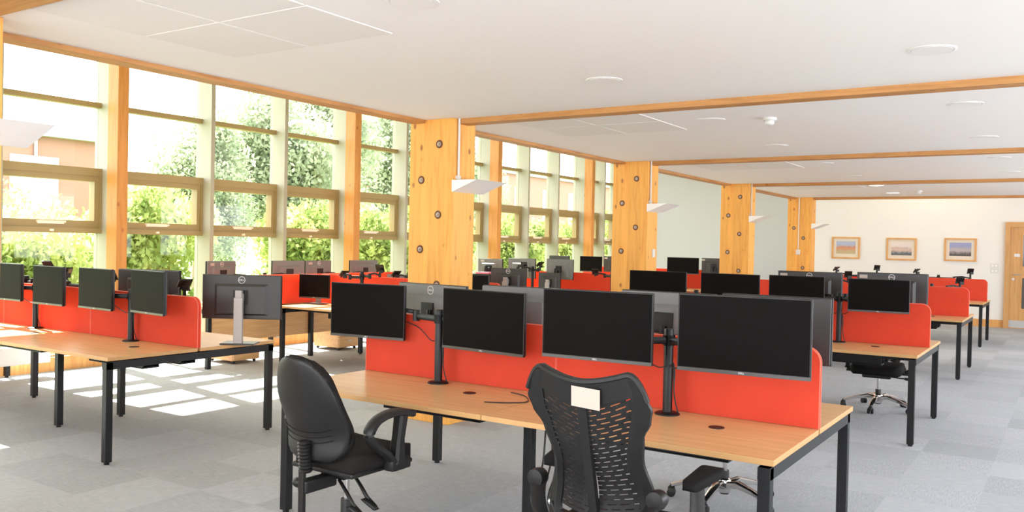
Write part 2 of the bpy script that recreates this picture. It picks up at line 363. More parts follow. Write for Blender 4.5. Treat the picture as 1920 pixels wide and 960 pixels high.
# columns
bolts = [(-.155, 2.39), (-.345, 2.088), (-.155, 1.787), (-.345, 1.488), (-.155, 1.187), (-.345, .887), (-.155, .587)]
names_c = ['timber column at the far left edge, mostly outside the picture', 'wide pine column nearest to the camera, with bolt holes and a wall light', 'second wide pine column, behind the nearest one', 'third wide pine column, in front of the pale far wall', 'farthest pine column, with a white switch box on its front face']
for k in range(-1, 4):
    y = CY+SP*k
    t = thing('timber_column', (CX-CW/2, y+CD/2, 0), names_c[k+1], 'column', 0, 'bolted pine columns')
    MB().box(-CW/2, -CD/2, 0, CW/2, CD/2, 2.605 if k < 4 else 2.6, .004).build('shaft', M['pine'], t)
    for bx, bz in (bolts if k < 3 else [(-.155, 1.787), (-.345, 1.488+.5), (-.155, 1.187)]):
        b = MB().lathe((CW/2+bx, -CD/2-.001, bz), [(.036, 0), (.036, -.0012), (.030, -.0016)], 20, 'Y').build('bolt', M['bolt_shade'], t, True)  # flat disc, its dark colour standing in for recess shadow
        MB().lathe((CW/2+bx, -CD/2-.003, bz), [(.021, 0), (.021, -.003), (.009, -.004), (.009, -.014), (.006, -.016)], 12, 'Y').build('nut', M['bolt'], b, True)
    # uplighter on the right face
    lab = ['white wedge wall light at the left edge of the picture', 'white wedge wall light on the nearest column', 'white wedge wall light on the second column', 'white wedge wall light on the third column', 'white wedge wall light on the farthest column'][k+1]
    u = thing('wall_light', (CX, y, 1.98), lab, 'wall light', 0, 'wedge wall lights on the columns')
    MB().hexa([(0, -.02, 0), (0, .43, 0), (.002, .43, .0), (.002, -.02, 0), (0, -.02, .10), (0, .43, .10), (.26, .43, .10), (.26, -.02, .10)][0:8]).build('housing', M['white_metal'], u)
    if k < 3: MB().tube([(.016, .05, .10), (.016, .05, ZC-1.98)], .010, 10).box(.0, .03, .11, .028, .07, .14).build('conduit', M['white_plastic'], u, True)
    if k == 3:
        sb = thing('switch_box', (CX-CW*.52, y-.001, 1.50), 'white switch box and conduit on the front of the farthest column', 'switch')
        MB().box(-.04, -.03, -.05, .04, 0, .05, .004).build('box', M['white_plastic'], sb); MB().tube([(0, -.014, .05), (0, -.014, ZC-1.5)], .010, 10).build('conduit', M['white_plastic'], sb, True)
    if k == 1:
        tag(MB().box(CX, y+.16, 1.42, CX+.012, y+.24, 1.52, .003).build('wall_switch', M['white_plastic']), 'small pale switch plate on the side of the second column', 'switch')

# ceiling fittings
for k in range(0, 4):
    yb = -.05+SP*k; grp = 'square radiant ceiling panels'
    for i in range(2):
        for j in range(2):
            x = -3.155+.605*i; y = yb-.595*(j+1)
            if k == 0: lab = 'square ceiling panel at top left, %s, %s of the block of four' % (('window side', 'room side')[i], ('farther row', 'nearer row')[j])
            else: lab = 'faint square ceiling panel %s, %s, %s of its block of four' % (['', 'just beyond the nearest beam', 'beyond the second beam', 'beyond the third beam'][k], ('window side', 'room side')[i], ('farther row', 'nearer row')[j])
            tag(MB().box(x+.006, y+.006, ZC-.005, x+.597, y+.587, ZC).build('ceiling_panel', M['tile']), lab, 'ceiling panel', grp)
lights = [((-2.27, .18), 'round white ceiling light nearest the top edge, left of centre'), ((-1.571, 1.534), 'round flush ceiling light in front of the nearest beam, centre'), ((.313, 1.56), 'round flush ceiling light at top right before the nearest beam'),
          ((-1.567, 3.445), 'round flush ceiling light just beyond the nearest beam, left of the smoke detector'), ((.291, 3.448), 'round flush ceiling light just beyond the nearest beam, far right'), ((-1.6, 5.407), 'round flush ceiling light before the second beam, centre'),
          ((.254, 5.458), 'round flush ceiling light before the second beam, far right'), ((-1.6, 7.4), 'round flush ceiling light just beyond the second beam, centre'), ((.25, 7.4), 'round flush ceiling light just beyond the second beam, right'),
          ((-1.65, 9.3), 'round flush ceiling light before the third beam'), ((.25, 9.3), 'round flush ceiling light before the third beam, far right'), ((-1.70, 11.27), 'glowing round ceiling light, left of the lit pair'), ((-1.77, 13.2), 'glowing round ceiling light nearest the far wall')]
for i, ((x, y), lab) in enumerate(lights):
    if i == 0: x, y = Vector((-1.596, -.416)).x, -.416+.02; x = -1.50; y = -.44
    t = thing('ceiling_light', (x, y, ZC), lab, 'ceiling light', 0, 'round ceiling lights')
    MB().lathe((0, 0, 0), [(.118, 0), (.118, -.003), (.108, -.006), (.100, -.004), (.100, 0)], 36).build('rim', M['white_metal'], t, True)
    MB().lathe((0, 0, -.002), [(.099, 0), (.099, -.004)], 36).build('diffuser', M['lit'] if i >= 11 else M['white_metal'], t, True)
for (x, y), lab in (((-1.109, 3.527), 'cream smoke detector beyond the nearest beam'), ((-1.28, 12.73), 'smoke detector near the far wall')):
    t = thing('smoke_detector', (x, y, ZC), lab, 'smoke detector')
    MB().lathe((0, 0, 0), [(.055, 0), (.055, -.02), (.045, -.028)], 24).build('base', M['white_plastic'], t, True)
    MB().lathe((0, 0, -.028), [(.036, 0), (.036, -.022), (.026, -.032), (.012, -.034)], 24).build('sensor', M['white_plastic'], t, True)

# far wall: pictures, switches, door
def picmat(name, sky, mid, low, sc):
    m = mat(name, mid, .6); n, L, b = nt(m)
    v = coords(m, (1, 1, 1)); sep = N(m, 'ShaderNodeSeparateXYZ'); L.new(v, sep.inputs[0])
    nz = noised(m, coords(m, (sc, 1, sc*1.4)), 1, 4, .7); ad = N(m, 'ShaderNodeMath', operation='MULTIPLY_ADD'); L.new(nz, ad.inputs[0]); ad.inputs[1].default_value = .14; L.new(sep.outputs[2], ad.inputs[2])
    mr = N(m, 'ShaderNodeMapRange'); L.new(ad.outputs[0], mr.inputs[0]); mr.inputs[1].default_value = -.05; mr.inputs[2].default_value = .2
    r = ramp(m, mr.outputs[0], [(.1, low), (.42, mid), (.6, tuple(x*.9 for x in mid)), (.72, sky)]); 
    n2 = noised(m, coords(m, (sc*2, 1, sc*3)), 1.5, 3, .7); c = mixc(m, n2, r.outputs[0], tuple(x*.45 for x in low)); 
    L.new(mixc(m, .35, r.outputs[0], c), b.inputs['Base Color']); return m
pics = [(-3.43, 1.615, picmat('p1', (.45, .5, .7), (.7, .3, .18), (.55, .45, .25), 14), 'framed picture of reddish buildings, left of three'), (-2.25, 1.61, picmat('p2', (.85, .75, .7), (.75, .55, .48), (.12, .14, .16), 11), 'framed picture of a crowd under a pale sky, middle of three'), (-1.08, 1.622, picmat('p3', (.35, .38, .62), (.55, .48, .5), (.12, .10, .10), 13), 'framed picture of a harbour under a blue sky, right of three')]
for x, z, pm, lab in pics:
    t = thing('framed_picture', (x, YF, z), lab, 'picture', 0, 'framed pictures on the far wall')
    W2, H2, b = .31, .25, .035
    MB().box(-W2, -.03, -H2, W2, 0, -H2+b).box(-W2, -.03, H2-b, W2, 0, H2).box(-W2, -.03, -H2+b, -W2+b, 0, H2-b).box(W2-b, -.03, -H2+b, W2, 0, H2-b).build('frame', M['trimwood'], t)
    MB().box(-W2+b, -.012, -H2+b, W2-b, 0, H2-b).build('mount', M['mount'], t)
    MB().box(-.21, -.015, -.135, .21, -.011, .155).build('print', pm, t)
for z, lab in ((1.30, 'upper white switch plate beside the door'), (1.19, 'lower white double socket plate beside the door')):
    t = thing('switch_plate', (-.43, YF, z), lab, 'switch', 0, 'plates beside the door')
    MB().box(-.075, -.012, -.045, .075, 0, .045, .003).build('plate', M['white_plastic'], t)
    for dx in (-.035, .035): MB().box(dx-.018, -.018, -.02, dx+.018, -.011, .02).build('rocker', M['white_metal'], t)
d = tag(bpy.data.objects.new('door_1', None), kind='structure'); COL.objects.link(d); d.location = (-.24, YF, 0)
struct('door_frame', MB().box(0, -.07, 0, .09, .0, 2.22).box(.09, -.07, 2.12, 1.3, 0, 2.22).box(1.21, -.07, 0, 1.3, 0, 2.12), M['door'], d)
lf = MB(); lf.box(.09, -.045, 0, .32, 0, 2.12).box(.48, -.045, 0, 1.21, 0, 2.12).box(.32, -.045, 0, .48, 0, .42).box(.32, -.045, 1.06, .48, 0, 1.30).box(.32, -.045, 1.95, .48, 0, 2.12)
leaf = struct('door_leaf', lf, M['door'], d)
struct('vision_panel', MB().box(.32, -.03, .42, .48, -.02, 1.06).box(.32, -.03, 1.30, .48, -.02, 1.95), M['darkglass'], leaf)
struct('glazing_bead', MB().box(.30, -.055, .40, .50, -.045, .42).box(.30, -.055, 1.06, .50, -.045, 1.08).box(.30, -.055, 1.28, .50, -.045, 1.3).box(.30, -.055, 1.95, .50, -.045, 1.97).box(.30, -.055, .42, .32, -.045, 1.06).box(.30, -.055, 1.3, .32, -.045, 1.95), M['trimwood'], leaf)
struct('door_handle', MB().tube([(.16, -.045, 1.13), (.16, -.10, 1.13), (.30, -.10, 1.13)], .011, 10).lathe((.16, -.045, 1.03), [(.025, 0), (.025, -.01)], 16, 'Y'), M['steel'], leaf)
struct('kick_plate', MB().box(.10, -.05, .02, 1.2, -.045, .17), M['steel'], leaf)
struct('door_sign', MB().box(.17, -.052, 1.50, .27, -.045, 1.56), M['steel'], leaf)
area('far_downlight_a', (-1.70, 11.27, ZC-.03), (0, 0, -1), .15, .15, 9, (1, .82, .6)); area('far_downlight_b', (-1.77, 13.2, ZC-.03), (0, 0, -1), .15, .15, 9, (1, .82, .6))
area('corridor_light', (-1.6, 16.3, ZV-.05), (0, .5, -1), 1.2, .4, 25, (1, .80, .56))

# ------------------------------------------------------------------ furniture builders
H = .73
def wtop(x0, y0, x1, y1, parent):
    o = MB().box(x0, y0, H-.025, x1, y1, H, .0015).build('worktop', M['oak'], parent)
    me = o.data; me.materials.append(M['oak_edge'])
    for p in me.polygons:
        if abs(p.normal.z) < .5: p.material_index = 1
    return o
def bench(x0, y0, n, w, label, group='bench desk banks', DL=1.4, single=False, trays=True):
    """bank of back-to-back desks, x0 = left end, y0 = near edge"""
    t = thing('bench_desk', (x0+DL*n/2, y0+w/2, 0), label, 'desk', 0, group)
    hw = w/2; hx = DL*n/2; L = .05
    for i in range(n):
        a = -hx+DL*i; b = a+DL
        wtop(a+.002, -hw, b-.002, -.012, t); wtop(a+.002, .012, b-.002, hw, t)
    fr = MB()
    for s in (-1, 1): fr.box(s*(hx-.04)-L/2, -hw+.0, H-.085, s*(hx-.04)+L/2, hw, H-.035)
    for i in range(1, n): fr.box(-hx+DL*i-L/2, -.36, H-.08, -hx+DL*i+L/2, .36, H-.03)
    for yy in (-.45, -.12, .12, .45): fr.box(-hx+.04, yy*w/1.44-.02, H-.075, hx-.04, yy*w/1.44+.02, H-.028)
    fr.build('frame', M['black_metal'], t)
    def leg(x, y):
        MB().box(x-L/2, y-L/2, .015, x+L/2, y+L/2, H-.035, .003).lathe((x, y, 0), [(.018, 0), (.018, .02)], 10).build('leg', M['black_metal'], t)
    for s in (-1, 1):
        for q in (-1, 1): leg(s*(hx-.04), q*(hw-.027))
    for i in range(1, n):
        for q in (-1, 1): leg(-hx+DL*i, q*.27)
    if trays:
        for i in range(n):
            a = -hx+DL*i+.35
            for s in (-1, 1):
                MB().box(a, s*.16-.07, H-.16, a+.7, s*.16-.06, H-.08).box(a, s*.16-.07, H-.165, a+.7, s*.16+.07, H-.155).box(a, s*.16+.06, H-.16, a+.7, s*.16+.07, H-.08).build('cable_tray', M['black_metal'], t)
    for i in range(n):
        for s in (-1, 1):
            xx = -hx+DL*(i+.5)+.53*(-1 if s < 0 else 1)*-.35+.12
            MB().lathe((xx, s*(hw-.45), H), [(.036, 0), (.036, .003), (.030, .004), (.012, .002)], 20).build('cable_port', M['black'], t, True)
    return t
def divider(x0, x1, y, label, z0=.732, z1=1.105, roundl=False, roundr=False, group='red screens'):
    t = thing('desk_screen', ((x0+x1)/2, y, z0), label, 'desk divider', 0, group)
    hw = (x1-x0)/2-.003; h = z1-z0; r = .07; pts = [(-hw, 0, 0), (hw, 0, 0)]
    if roundr: pts += [(hw-r+r*math.cos(a), 0, h-r+r*math.sin(a)) for a in [math.pi/2*i/8 for i in range(9)]]
    else: pts += [(hw, 0, h)]
    if roundl: pts += [(-hw+r-r*math.sin(a), 0, h-r+r*math.cos(a)) for a in [math.pi/2*i/8 for i in range(9)]]
    else: pts += [(-hw, 0, h)]
    T = .026
    MB().prism([Vector(p)+Vector((0, -T/2, 0)) for p in pts], (0, T, 0)).build('fabric_panel', M['red'], t)
    pp = pts[1:]+[pts[0]]
    MB().tube([Vector(p)+Vector((0, -T/2, 0)) for p in pp], .0028, 6).tube([Vector(p)+Vector((0, T/2, 0)) for p in pp], .0028, 6).build('piping', M['red_edge'], t, True)
    return t
MON = {}
def monitor(cx, cy, ang, ztop, label, w=.545, h=.325, grey=False, stand=False, tilt=0, sticker=None, group='monitors', logo=True):
    """screen looks along -y turned by ang (deg)"""
    z0 = ztop-h
    t = thing('monitor', (cx, cy, H if stand else z0), label, 'monitor', R(ang), group)
    b0 = z0-H if stand else 0
    key = (round(w, 3), round(h, 3), grey)
    if key not in MON:
        e = .006
        bz = MB().box(-w/2, -.012, 0, w/2, .006, h, .002).mesh('bezel', M['bezel'])
        sc = MB().box(-w/2+e, -.0135, .017, w/2-e, -.0125, h-e).mesh('screen', M['screen'])
        ch = MB().box(-w/2+.001, -.0155, 0, w/2-.001, -.0120, .0155, .0008).mesh('chin', M['chin'])
        bk = MB(); bk.box(-w/2+.004, .006, .004, w/2-.004, .020, h-.004, .004)
        bk.hexa([(-w*.34, .019, .03), (w*.34, .019, .03), (w*.34, .019, h*.80), (-w*.34, .019, h*.80), (-w*.30, .042, .045), (w*.30, .042, .045), (w*.30, .042, h*.74), (-w*.30, .042, h*.74)])
        bk = bk.mesh('back_cover', M['backgrey'] if grey else M['back'])
        vs = MB().box(-.055, .041, h*.5-.055, .055, .052, h*.5+.055, .003).mesh('mount_plate', M['black'])
        MON[key] = (bz, sc, ch, bk, vs)
    nm = ('bezel', 'screen', 'chin', 'back_cover', 'mount_plate')
    obs = {}
    for n_, me in zip(nm, MON[key]): o = child(n_, me, t); o.location = (0, 0, b0); obs[n_] = o
    lg = child('logo', text_mesh('DELL', .011, .0002, M['logo']), obs['chin']); lg.location = (0, -.016, .008)
    if logo:
        rl = MB(); rr = .026
        pth = [(rr*math.cos(a), 0, rr*math.sin(a)) for a in [2*math.pi*i/32 for i in range(33)]]; rl.tube(pth, .0022, 6, False)
        ro = rl.build('logo_ring', M['logo'], obs['back_cover'], True); ro.location = (0, .0205, h*.885); ro.rotation_euler = (0, 0, math.pi)
        lt = child('logo_letters', text_mesh('DELL', .020, .0006, M['logo']), ro)
    if sticker:
        MB().box(sticker-.04, .0203, h-.055, sticker+.03, .0215, h-.022).build('sticker', M['label'], obs['back_cover'])
    if stand:
        MB().hexa([(-.035, .075, .005), (.035, .075, .005), (.030, .085, .005), (-.030, .085, .005), (-.028, .075, b0+h*.66), (.028, .075, b0+h*.66), (.024, .1, b0+h*.66), (-.024, .1, b0+h*.66)]).box(-.034, .07, .004, .034, .105, b0+h*.5, .003).box(-.03, .045, b0+h*.5-.03, .03, .075, b0+h*.5+.03).build('stand_column', M['silver'], t)
        MB().box(-.13, -.05, 0, .13, .13, .012, .004).build('stand_base', M['chin'], t)
    return t
def marm(x, y, label, targets=(), h=.42, base=True, group='monitor arm poles', cables=True, idle=()):
    """pole with swing arms; targets = list of (tx,ty,tz) of monitor mounts (world)"""
    t = thing('monitor_arm', (x, y, H), label, 'monitor arm', 0, group)  # monitor arm on a pole clamped to the desk
    MB().lathe((0, 0, 0), [(.062, 0), (.062, .006), (.050, .012), (.024, .014)], 28).build('base', M['black_metal'], t, True)
    MB().lathe((0, 0, .012), [(.0235, 0), (.0235, h-.012), (.021, h-.006)], 20).build('pole', M['black_metal'], t, True)
    MB().lathe((0, 0, h-.002), [(.018, 0), (.016, .005)], 16).build('pole_cap', M['silver'], t, True)
    for i, (tx, ty, tz) in enumerate(list(targets)+list(idle)):
        P = Vector((tx-x, ty-y, tz-H)); sg = 0 if abs(P.y) < .03 else (1 if P.y < 0 else -1)
        if i < len(targets): P.y += .024*sg
        zc = min(h-.05, max(.12, P.z-.02))
        a = MB().lathe((0, 0, zc-.025), [(.030, 0), (.030, .05)], 16).build('collar', M['black_metal'], t, True)
        dirv = Vector((P.x, P.y, 0)); dl = dirv.length; dn = dirv.normalized() if dl > 1e-4 else Vector((1, 0, 0)); pr = Vector((-dn.y, dn.x, 0))*(.05 if i % 2 else -.05)
        el = Vector((P.x*.5, P.y*.5, zc))+pr; s = Vector((0, 0, zc))
        ar = MB().bar([s+dn*.02, el], .026, .034).lathe((el.x, el.y, zc-.03), [(.021, 0), (.021, .065)], 14)
        e2 = Vector((P.x, P.y, zc)); ar.bar([el+Vector((0, 0, .025)), e2*.5+el*.5+Vector((0, 0, .035)), e2+Vector((0, 0, .012))], .022, .024)
        ar.lathe((P.x, P.y, zc-.01), [(.017, 0), (.017, .05)], 12).bar([(P.x, P.y, zc+.01), (P.x, P.y-.008*sg, P.z)], .03, .02)
        ar.build('arm', M['black_metal'], t, True)
        if i >= len(targets):
            hd = MB(); hd.obox((P.x, P.y, P.z+.02), .10, .014, .10, R(20+50*i), Matrix.Rotation(R(35+20*i), 4, 'X')); hd.obox((P.x+.02, P.y, P.z-.02), .05, .03, .04, R(30)); hd.tube([(P.x-.05, P.y, P.z-.03), (P.x-.02, P.y+.01, P.z+.05)], .012, 8); hd.build('mount_head', M['black'], t)
        if cables:
            q = [s+Vector((0, -.02, -.0)), s*.5+Vector((.03*(1 if P.x > 0 else -1), -.03, zc*.5))+dn*.04, Vector((.03, .02, .05)), Vector((.045, .03, 0))]
            pts = bez([e2+Vector((0, .01, -.01)), el+Vector((0, 0, -.06)), s+dn*.06+Vector((0, 0, -.13)), Vector((.028, .0, .25)), Vector((.032, .005, .10)), Vector((.05, .02, .004))])
            MB().tube(pts, .0032, 6).build('cable', M['cable'], t, True)
    return t
def bez(p, n=6):
    out = []; p = [Vector(q) for q in p]
    for i in range(len(p)-1):
        a = p[max(i-1, 0)]; b = p[i]; c = p[i+1]; d = p[min(i+2, len(p)-1)]
        for k in range(n):
            t = k/n; out.append(.5*((2*b)+(c-a)*t+(2*a-5*b+4*c-d)*t*t+(3*b-a-3*c+d)*t**3))
    out.append(p[-1]); return out

# chairs ------------------------------------------------------------
def star_base(t, m, r=.31, rot=0):
    b = MB()
    for k in range(5):
        a = rot+2*math.pi*k/5; c, s = math.cos(a), math.sin(a)
        b.bar([(c*.02, s*.02, .105), (c*.10, s*.10, .125), (c*r*.65, s*r*.65, .105), (c*r, s*r, .072)], [.055, .05, .042, .032], [.05, .042, .03, .022])
    b.lathe((0, 0, .06), [(.035, 0), (.045, .03), (.04, .08), (.03, .09)], 20); b.build('star_base', m, t, True)
    for k in range(5):
        a = rot+2*math.pi*k/5; c, s = math.cos(a), math.sin(a); cx, cy = c*r, s*r; q = MB()
        px, py = -s, c
        for sg in (-1, 1):
            n0 = len(q.bm.verts); q.lathe((0, 0, 0), [(.018, -.011), (.026, -.009), (.026, .009), (.018, .011)], 16, 'X'); q.bm.verts.ensure_lookup_table()
            mtx = Matrix.Translation((cx+px*.016*sg, cy+py*.016*sg, .026)) @ Matrix.Rotation(math.atan2(py, px), 4, 'Z')
            for v in q.bm.verts[n0:]: v.co = mtx @ v.co
        q.lathe((cx, cy, .03), [(.008, 0), (.024, .012), (.022, .028), (.008, .04), (.007, .05)], 12); q.build('caster', M['black'], t, True)
def gas(t, z1, m_low=None, chrome=True):
    g = MB().lathe((0, 0, .05), [(.027, 0), (.027, z1-.22), (.025, z1-.215)], 18).build('gas_column', M['black'], t, True)
    MB().lathe((0, 0, z1-.2), [(.014, 0), (.014, .17)], 14).build('piston', M['chrome'] if chrome else M['steel'], g, True)
def seat(t, z, w=.25, d=.24, T=.045, m='black_soft', yo=.02):
    def fn(u, v, s):
        k = (abs(u)**3.2+abs(v)**3.2); sc = 1/max(1, (k)**(1/3.2)) if k > 1 else 1
        x, y = u*sc*w*(1-.06*max(0, -v)), v*sc*d; r_ = max(abs(u), abs(v)); edge = (1-r_**6)
        zz = z+s*T*max(edge, 0)**.5-.015*v*v*(1 if v > 0 else .2)+(.012*(u*u) if s > 0 else 0)
        return (x, y+yo, zz)
    return MB().pillow(fn, 20, 20).build('seat', M[m], t, 'all')
def operator_chair(loc, rz, label):
    t = thing('operator_chair', loc, label, 'office chair', rz)
    sz = .53
    star_base(t, M['black'], .30, .3); gas(t, sz-.05)
    seat(t, sz, .245, .24, .045, 'black_fabric', .04)
    MB().box(-.20, -.17, sz-.06, .20, .25, sz-.035, .01).build('seat_pan', M['black'], t)
    mc = MB().box(-.08, -.10, sz-.10, .08, .10, sz-.055, .012).box(-.03, -.285, sz-.13, .03, -.09, sz-.07, .01).build('mechanism', M['black'], t)
    zb = .535; hb = .50
    def half(v):   # half width over height v 0..1
        return .215-.05*v+.018*math.sin(v*math.pi)
    def fn(u, v, s):
        r2 = (abs(u)**3+abs(v)**3); sc = 1/max(1, r2**(1/3)) if r2 > 1 else 1
        uu, vv = u*sc, v*sc; h01 = (vv+1)/2; x = uu*half(h01)*(1 if h01 < .6 else 1-.28*((h01-.6)/.4)**2)
        z = zb+hb*h01; r_ = max(abs(u), abs(v)); T = .032*max(1-r_**5, 0)**.5
        lum = .035*math.exp(-((h01-.28)/.2)**2)
        y = -.235-.10*h01**1.3+.055*uu*uu*(.6+.6*(1-h01))+lum+s*T
        return (x, y, z)
    bk = MB().pillow(fn, 22, 24).build('backrest', M['black_fabric'], t, 'all')
    # rear plastic shell
    def fs(u, v, s):
        p = Vector(fn(u*.985, v*.985, 0)); r_ = max(abs(u), abs(v)); return p+Vector((0, -.016-.020*max(1-r_**4, 0)**.5 + (.004 if s > 0 else 0), 0))
    sh = MB().pillow(fs, 22, 24).build('back_shell', M['black'], bk, 'all')
    # groove lines on the shell
    for q, zz in ((0, .175), (1, .15), (2, .125)):
        pts = []
        for i in range(21):
            u = -.72+1.44*i/20; v = (zz-.03+.05*abs(u)**2.2)/hb*2-1; p = Vector(fs(u, v, 0)); pts.append((p.x, p.y-.0225+.018*abs(u)**6, p.z))
        MB().tube(pts, .0022, 5).build('groove', M['black_soft'], bk, True)
    # bellows and back bar
    bl = []
    for i in range(19): bl.append((.034 if i % 2 else .027, .008*i))
    b_ = MB().lathe((0, 0, 0), bl, 16).build('bellows', M['black'], t, True); b_.location = (0, -.262, .495); b_.rotation_euler = (R(4), 0, 0)
    MB().box(-.016, -.292, sz-.30, .016, -.272, sz-.02, .003).build('back_bar', M['black'], t)
    MB().lathe((-.05, -.24, sz-.10), [(.018, -.045), (.024, -.03), (.024, -.012), (.012, .01)], 12, 'X').build('adjust_knob', M['black'], t, True)
    for sx, sy, ey in ((.10, .0, -.05), (.13, -.12, -.17)):
        MB().tube([(sx-.06, sy, sz-.09), (sx+.04, ey, sz-.12), (sx+.12, ey-.03, sz-.165)], [.008, .009, .010], 8).pillow(lambda u, v, s, sx=sx, ey=ey: (sx+.14+u*.04, ey-.035+v*.022*(1-.3*u), sz-.178-.02*u+s*.010), 6, 6).build('lever', M['black'], t, 'all')
    for s in (1, -1):
        x = s*.262; a = MB()
        # closed loop armrest: pad on top, rear curve, strut
        a.bar(bez([(x, .16, sz+.205), (x, .03, sz+.225), (x, -.08, sz+.205), (x, -.13, sz+.15), (x, -.10, sz+.10), (x, -.02, sz+.045), (x, .03, sz-.01)]), [.058]*6+[.062]*6+[.058]*6+[.05]*6+[.05]*6+[.06]*6+[.07], .034)
        a.bar([(x, .085, sz+.205), (x, .068, sz+.10), (x, .058, sz-.01)], [.06, .055, .07], [.055, .05, .075])
        a.box(x-.03, .0, sz-.045, x+.03, .13, sz+.01, .008).box(min(x, s*.15), .05, sz-.055, max(x, s*.15), .12, sz-.035)
        a.build('armrest', M['black'], t, True)
    return t
def mesh_chair(loc, rz, label, paper=False, sz=.48):
    t = thing('mesh_back_chair', loc, label, 'office chair', rz)
    star_base(t, M['chrome'], .32, .25); gas(t, sz-.06)
    seat(t, sz-.01, .25, .24, .05, 'black_soft', .04)
    MB().box(-.13, -.18, sz-.10, .13, .16, sz-.055, .012).build('mechanism', M['black'], t)
    MB().tube([(-.05, .05, sz-.085), (-.24, .05, sz-.095)], .006, 8).tube([(-.24, .05, sz-.095), (-.31, .05, sz-.10)], .013, 8).build('lever', M['black'], t, True)
    # back: butterfly outline, v from 0 (bottom) to 1 (top)
    zb, hb = sz+.035, .575
    def hwid(v):
        ks = [(0, .19), (.12, .235), (.3, .225), (.5, .205), (.68, .222), (.82, .262), (.92, .275), (1, .262)]
        for (a, p), (b, q) in zip(ks[:-1], ks[1:]):
            if v <= b: f = (v-a)/(b-a); f = f*f*(3-2*f); return (p+(q-p)*f)*.88
        return ks[-1][1]*.88
    def surf(u, v):
        # u in [-1,1], v in [0,1]
        x = u*hwid(v); top = .062*(abs(u)**1.7)-.115*max(0, (abs(u)-.70)/.30)**1.9
        z = zb+hb*v+top*v**4
        y = -.235-.06*math.sin(v*2.4)*.3-.12*v**1.5+.06*u*u*(1.1-.3*v)+.035*math.exp(-((v-.3)/.22)**2)
        return Vector((x, y, z))
    def strip(mb, cells, T=.011):
        """solid plate from a list of (u0,u1,v0,v1) quads on the surface"""
        for (u0, u1, v0, v1, n) in cells:
            prev = None
            for i in range(n+1):
                u = u0+(u1-u0)*i/n
                if callable(v0): a, b = v0(u), v1(u)
                else: a, b = v0, v1
                p, q = surf(u, a), surf(u, b); o = Vector((0, T, 0))
                rg = [mb.bm.verts.new(x) for x in (p-o, q-o, q+o, p+o)]
                if prev:
                    for k in range(4): mb.bm.faces.new((prev[k], prev[(k+1) % 4], rg[(k+1) % 4], rg[k]))
                else: mb.bm.faces.new(rg)
                prev = rg
            mb.bm.faces.new(prev[::-1])
    fr = MB(); NV = 30
    side = lambda v: .80-.08*math.exp(-((v-.45)/.2)**2)-.12*max(0, (v-.7)/.3)
    for s in (-1, 1):
        prev = None
        for i in range(NV+1):
            v = i/NV; a, b = surf(s*side(v), v), surf(s, v); o = Vector((0, .012, 0)); m_ = surf(s*(side(v)+1)/2, v)
            rg = [fr.bm.verts.new(x) for x in (a-o*.6, m_-o*1.5, b-o*.7, b+o*.7, m_+o*1.2, a+o*.6)]
            if prev:
                for k in range(6): fr.bm.faces.new((prev[k], prev[(k+1) % 6], rg[(k+1) % 6], rg[k]))
            else: fr.bm.faces.new(rg)
            prev = rg
        fr.bm.faces.new(prev[::-1])
    strip(fr, [(-.82, .82, 0, .10, 16), (-.95, .95, lambda u: .90-.10*(1-abs(u))*.6, lambda u: 1.0, 28), (-.075, .075, .1, .9, 4)], .012)
    fr.bar([surf(-1+2*i/36, 1.0)+Vector((0, 0, -.002)) for i in range(37)], .034, .018)
    bk = fr.build('backrest_frame', M['black'], t, True)
    ms = MB(); rows = 25
    for r_ in range(rows):
        for s in (-1, 1):
            v0 = .115+.755*r_/rows
            lo = lambda u, v0=v0: v0+.10*abs(u)**1.3*(.3+v0)
            hi = lambda u, v0=v0: v0+.10*abs(u)**1.3*(.3+v0)+.0245
            a, b = (.07, side(v0)+.03); 
            strip(ms, [((s*a, s*b, lo, hi, 8) if s > 0 else (-b, -a, lo, hi, 8))], .003)
            # small bridges between the slats
            for k in range(3):
                u = s*(a+(b-a)*((k+.5+.33*(r_ % 2))/3.3)); strip(ms, [(u-.035, u+.035, lambda q, f=hi: f(q)-.002, lambda q, f=hi: f(q)+.012, 1)], .0025)
    ms.build('mesh_slats', M['black'], bk, False)
    # yoke from seat to back sides
    yk = MB()
    for s in (-1, 1):
        yk.bar(bez([(s*.03, -.23, sz-.06), (s*.10, -.30, sz+.02), (s*.19, -.30, sz+.12), (s*.235, -.235, sz+.20)]), [.06]*6+[.055]*6+[.055]*6+[.06], .024)
        yk.lathe((s*.238, -.235, sz+.21), [(.001, -.03), (.032, -.026), (.036, 0), (.032, .022), (.001, .026)], 16, 'Y')
    yk.build('back_yoke', M['bezel'], t, True)
    for s in (-1, 1):
        x = s*.295; a = MB()
        a.bar([(x*.8, .0, sz-.04), (x, .0, sz-.02), (x+s*.004, -.01, sz+.06), (x-s*.01, .015, sz+.215)], [.05, .055, .055, .05], [.03, .05, .026, .022])
        a.box(min(x, s*.18), -.03, sz-.065, max(x, s*.18), .04, sz-.045)
        ar = a.build('armrest', M['bezel'], t, True)
        MB().lathe((x+s*.018, -.005, sz+.05), [(.014, 0), (.014, s*.008)], 12, 'X').build('arm_bolt', M['steel'], ar, True)
        MB().pillow(lambda u, v, sd, x=x: (x+(u*(.047+.012*v)+.01*v*s)/max(1, (abs(u)**2.4+abs(v)**2.4)**(1/2.4)), .03+v*.125/max(1, (abs(u)**2.4+abs(v)**2.4)**(1/2.4)), sz+.235+sd*.020*max(0, 1-max(abs(u), abs(v))**4)**.5+.012*v), 12, 12).build('arm_pad', M['black_soft'], ar, 'all')
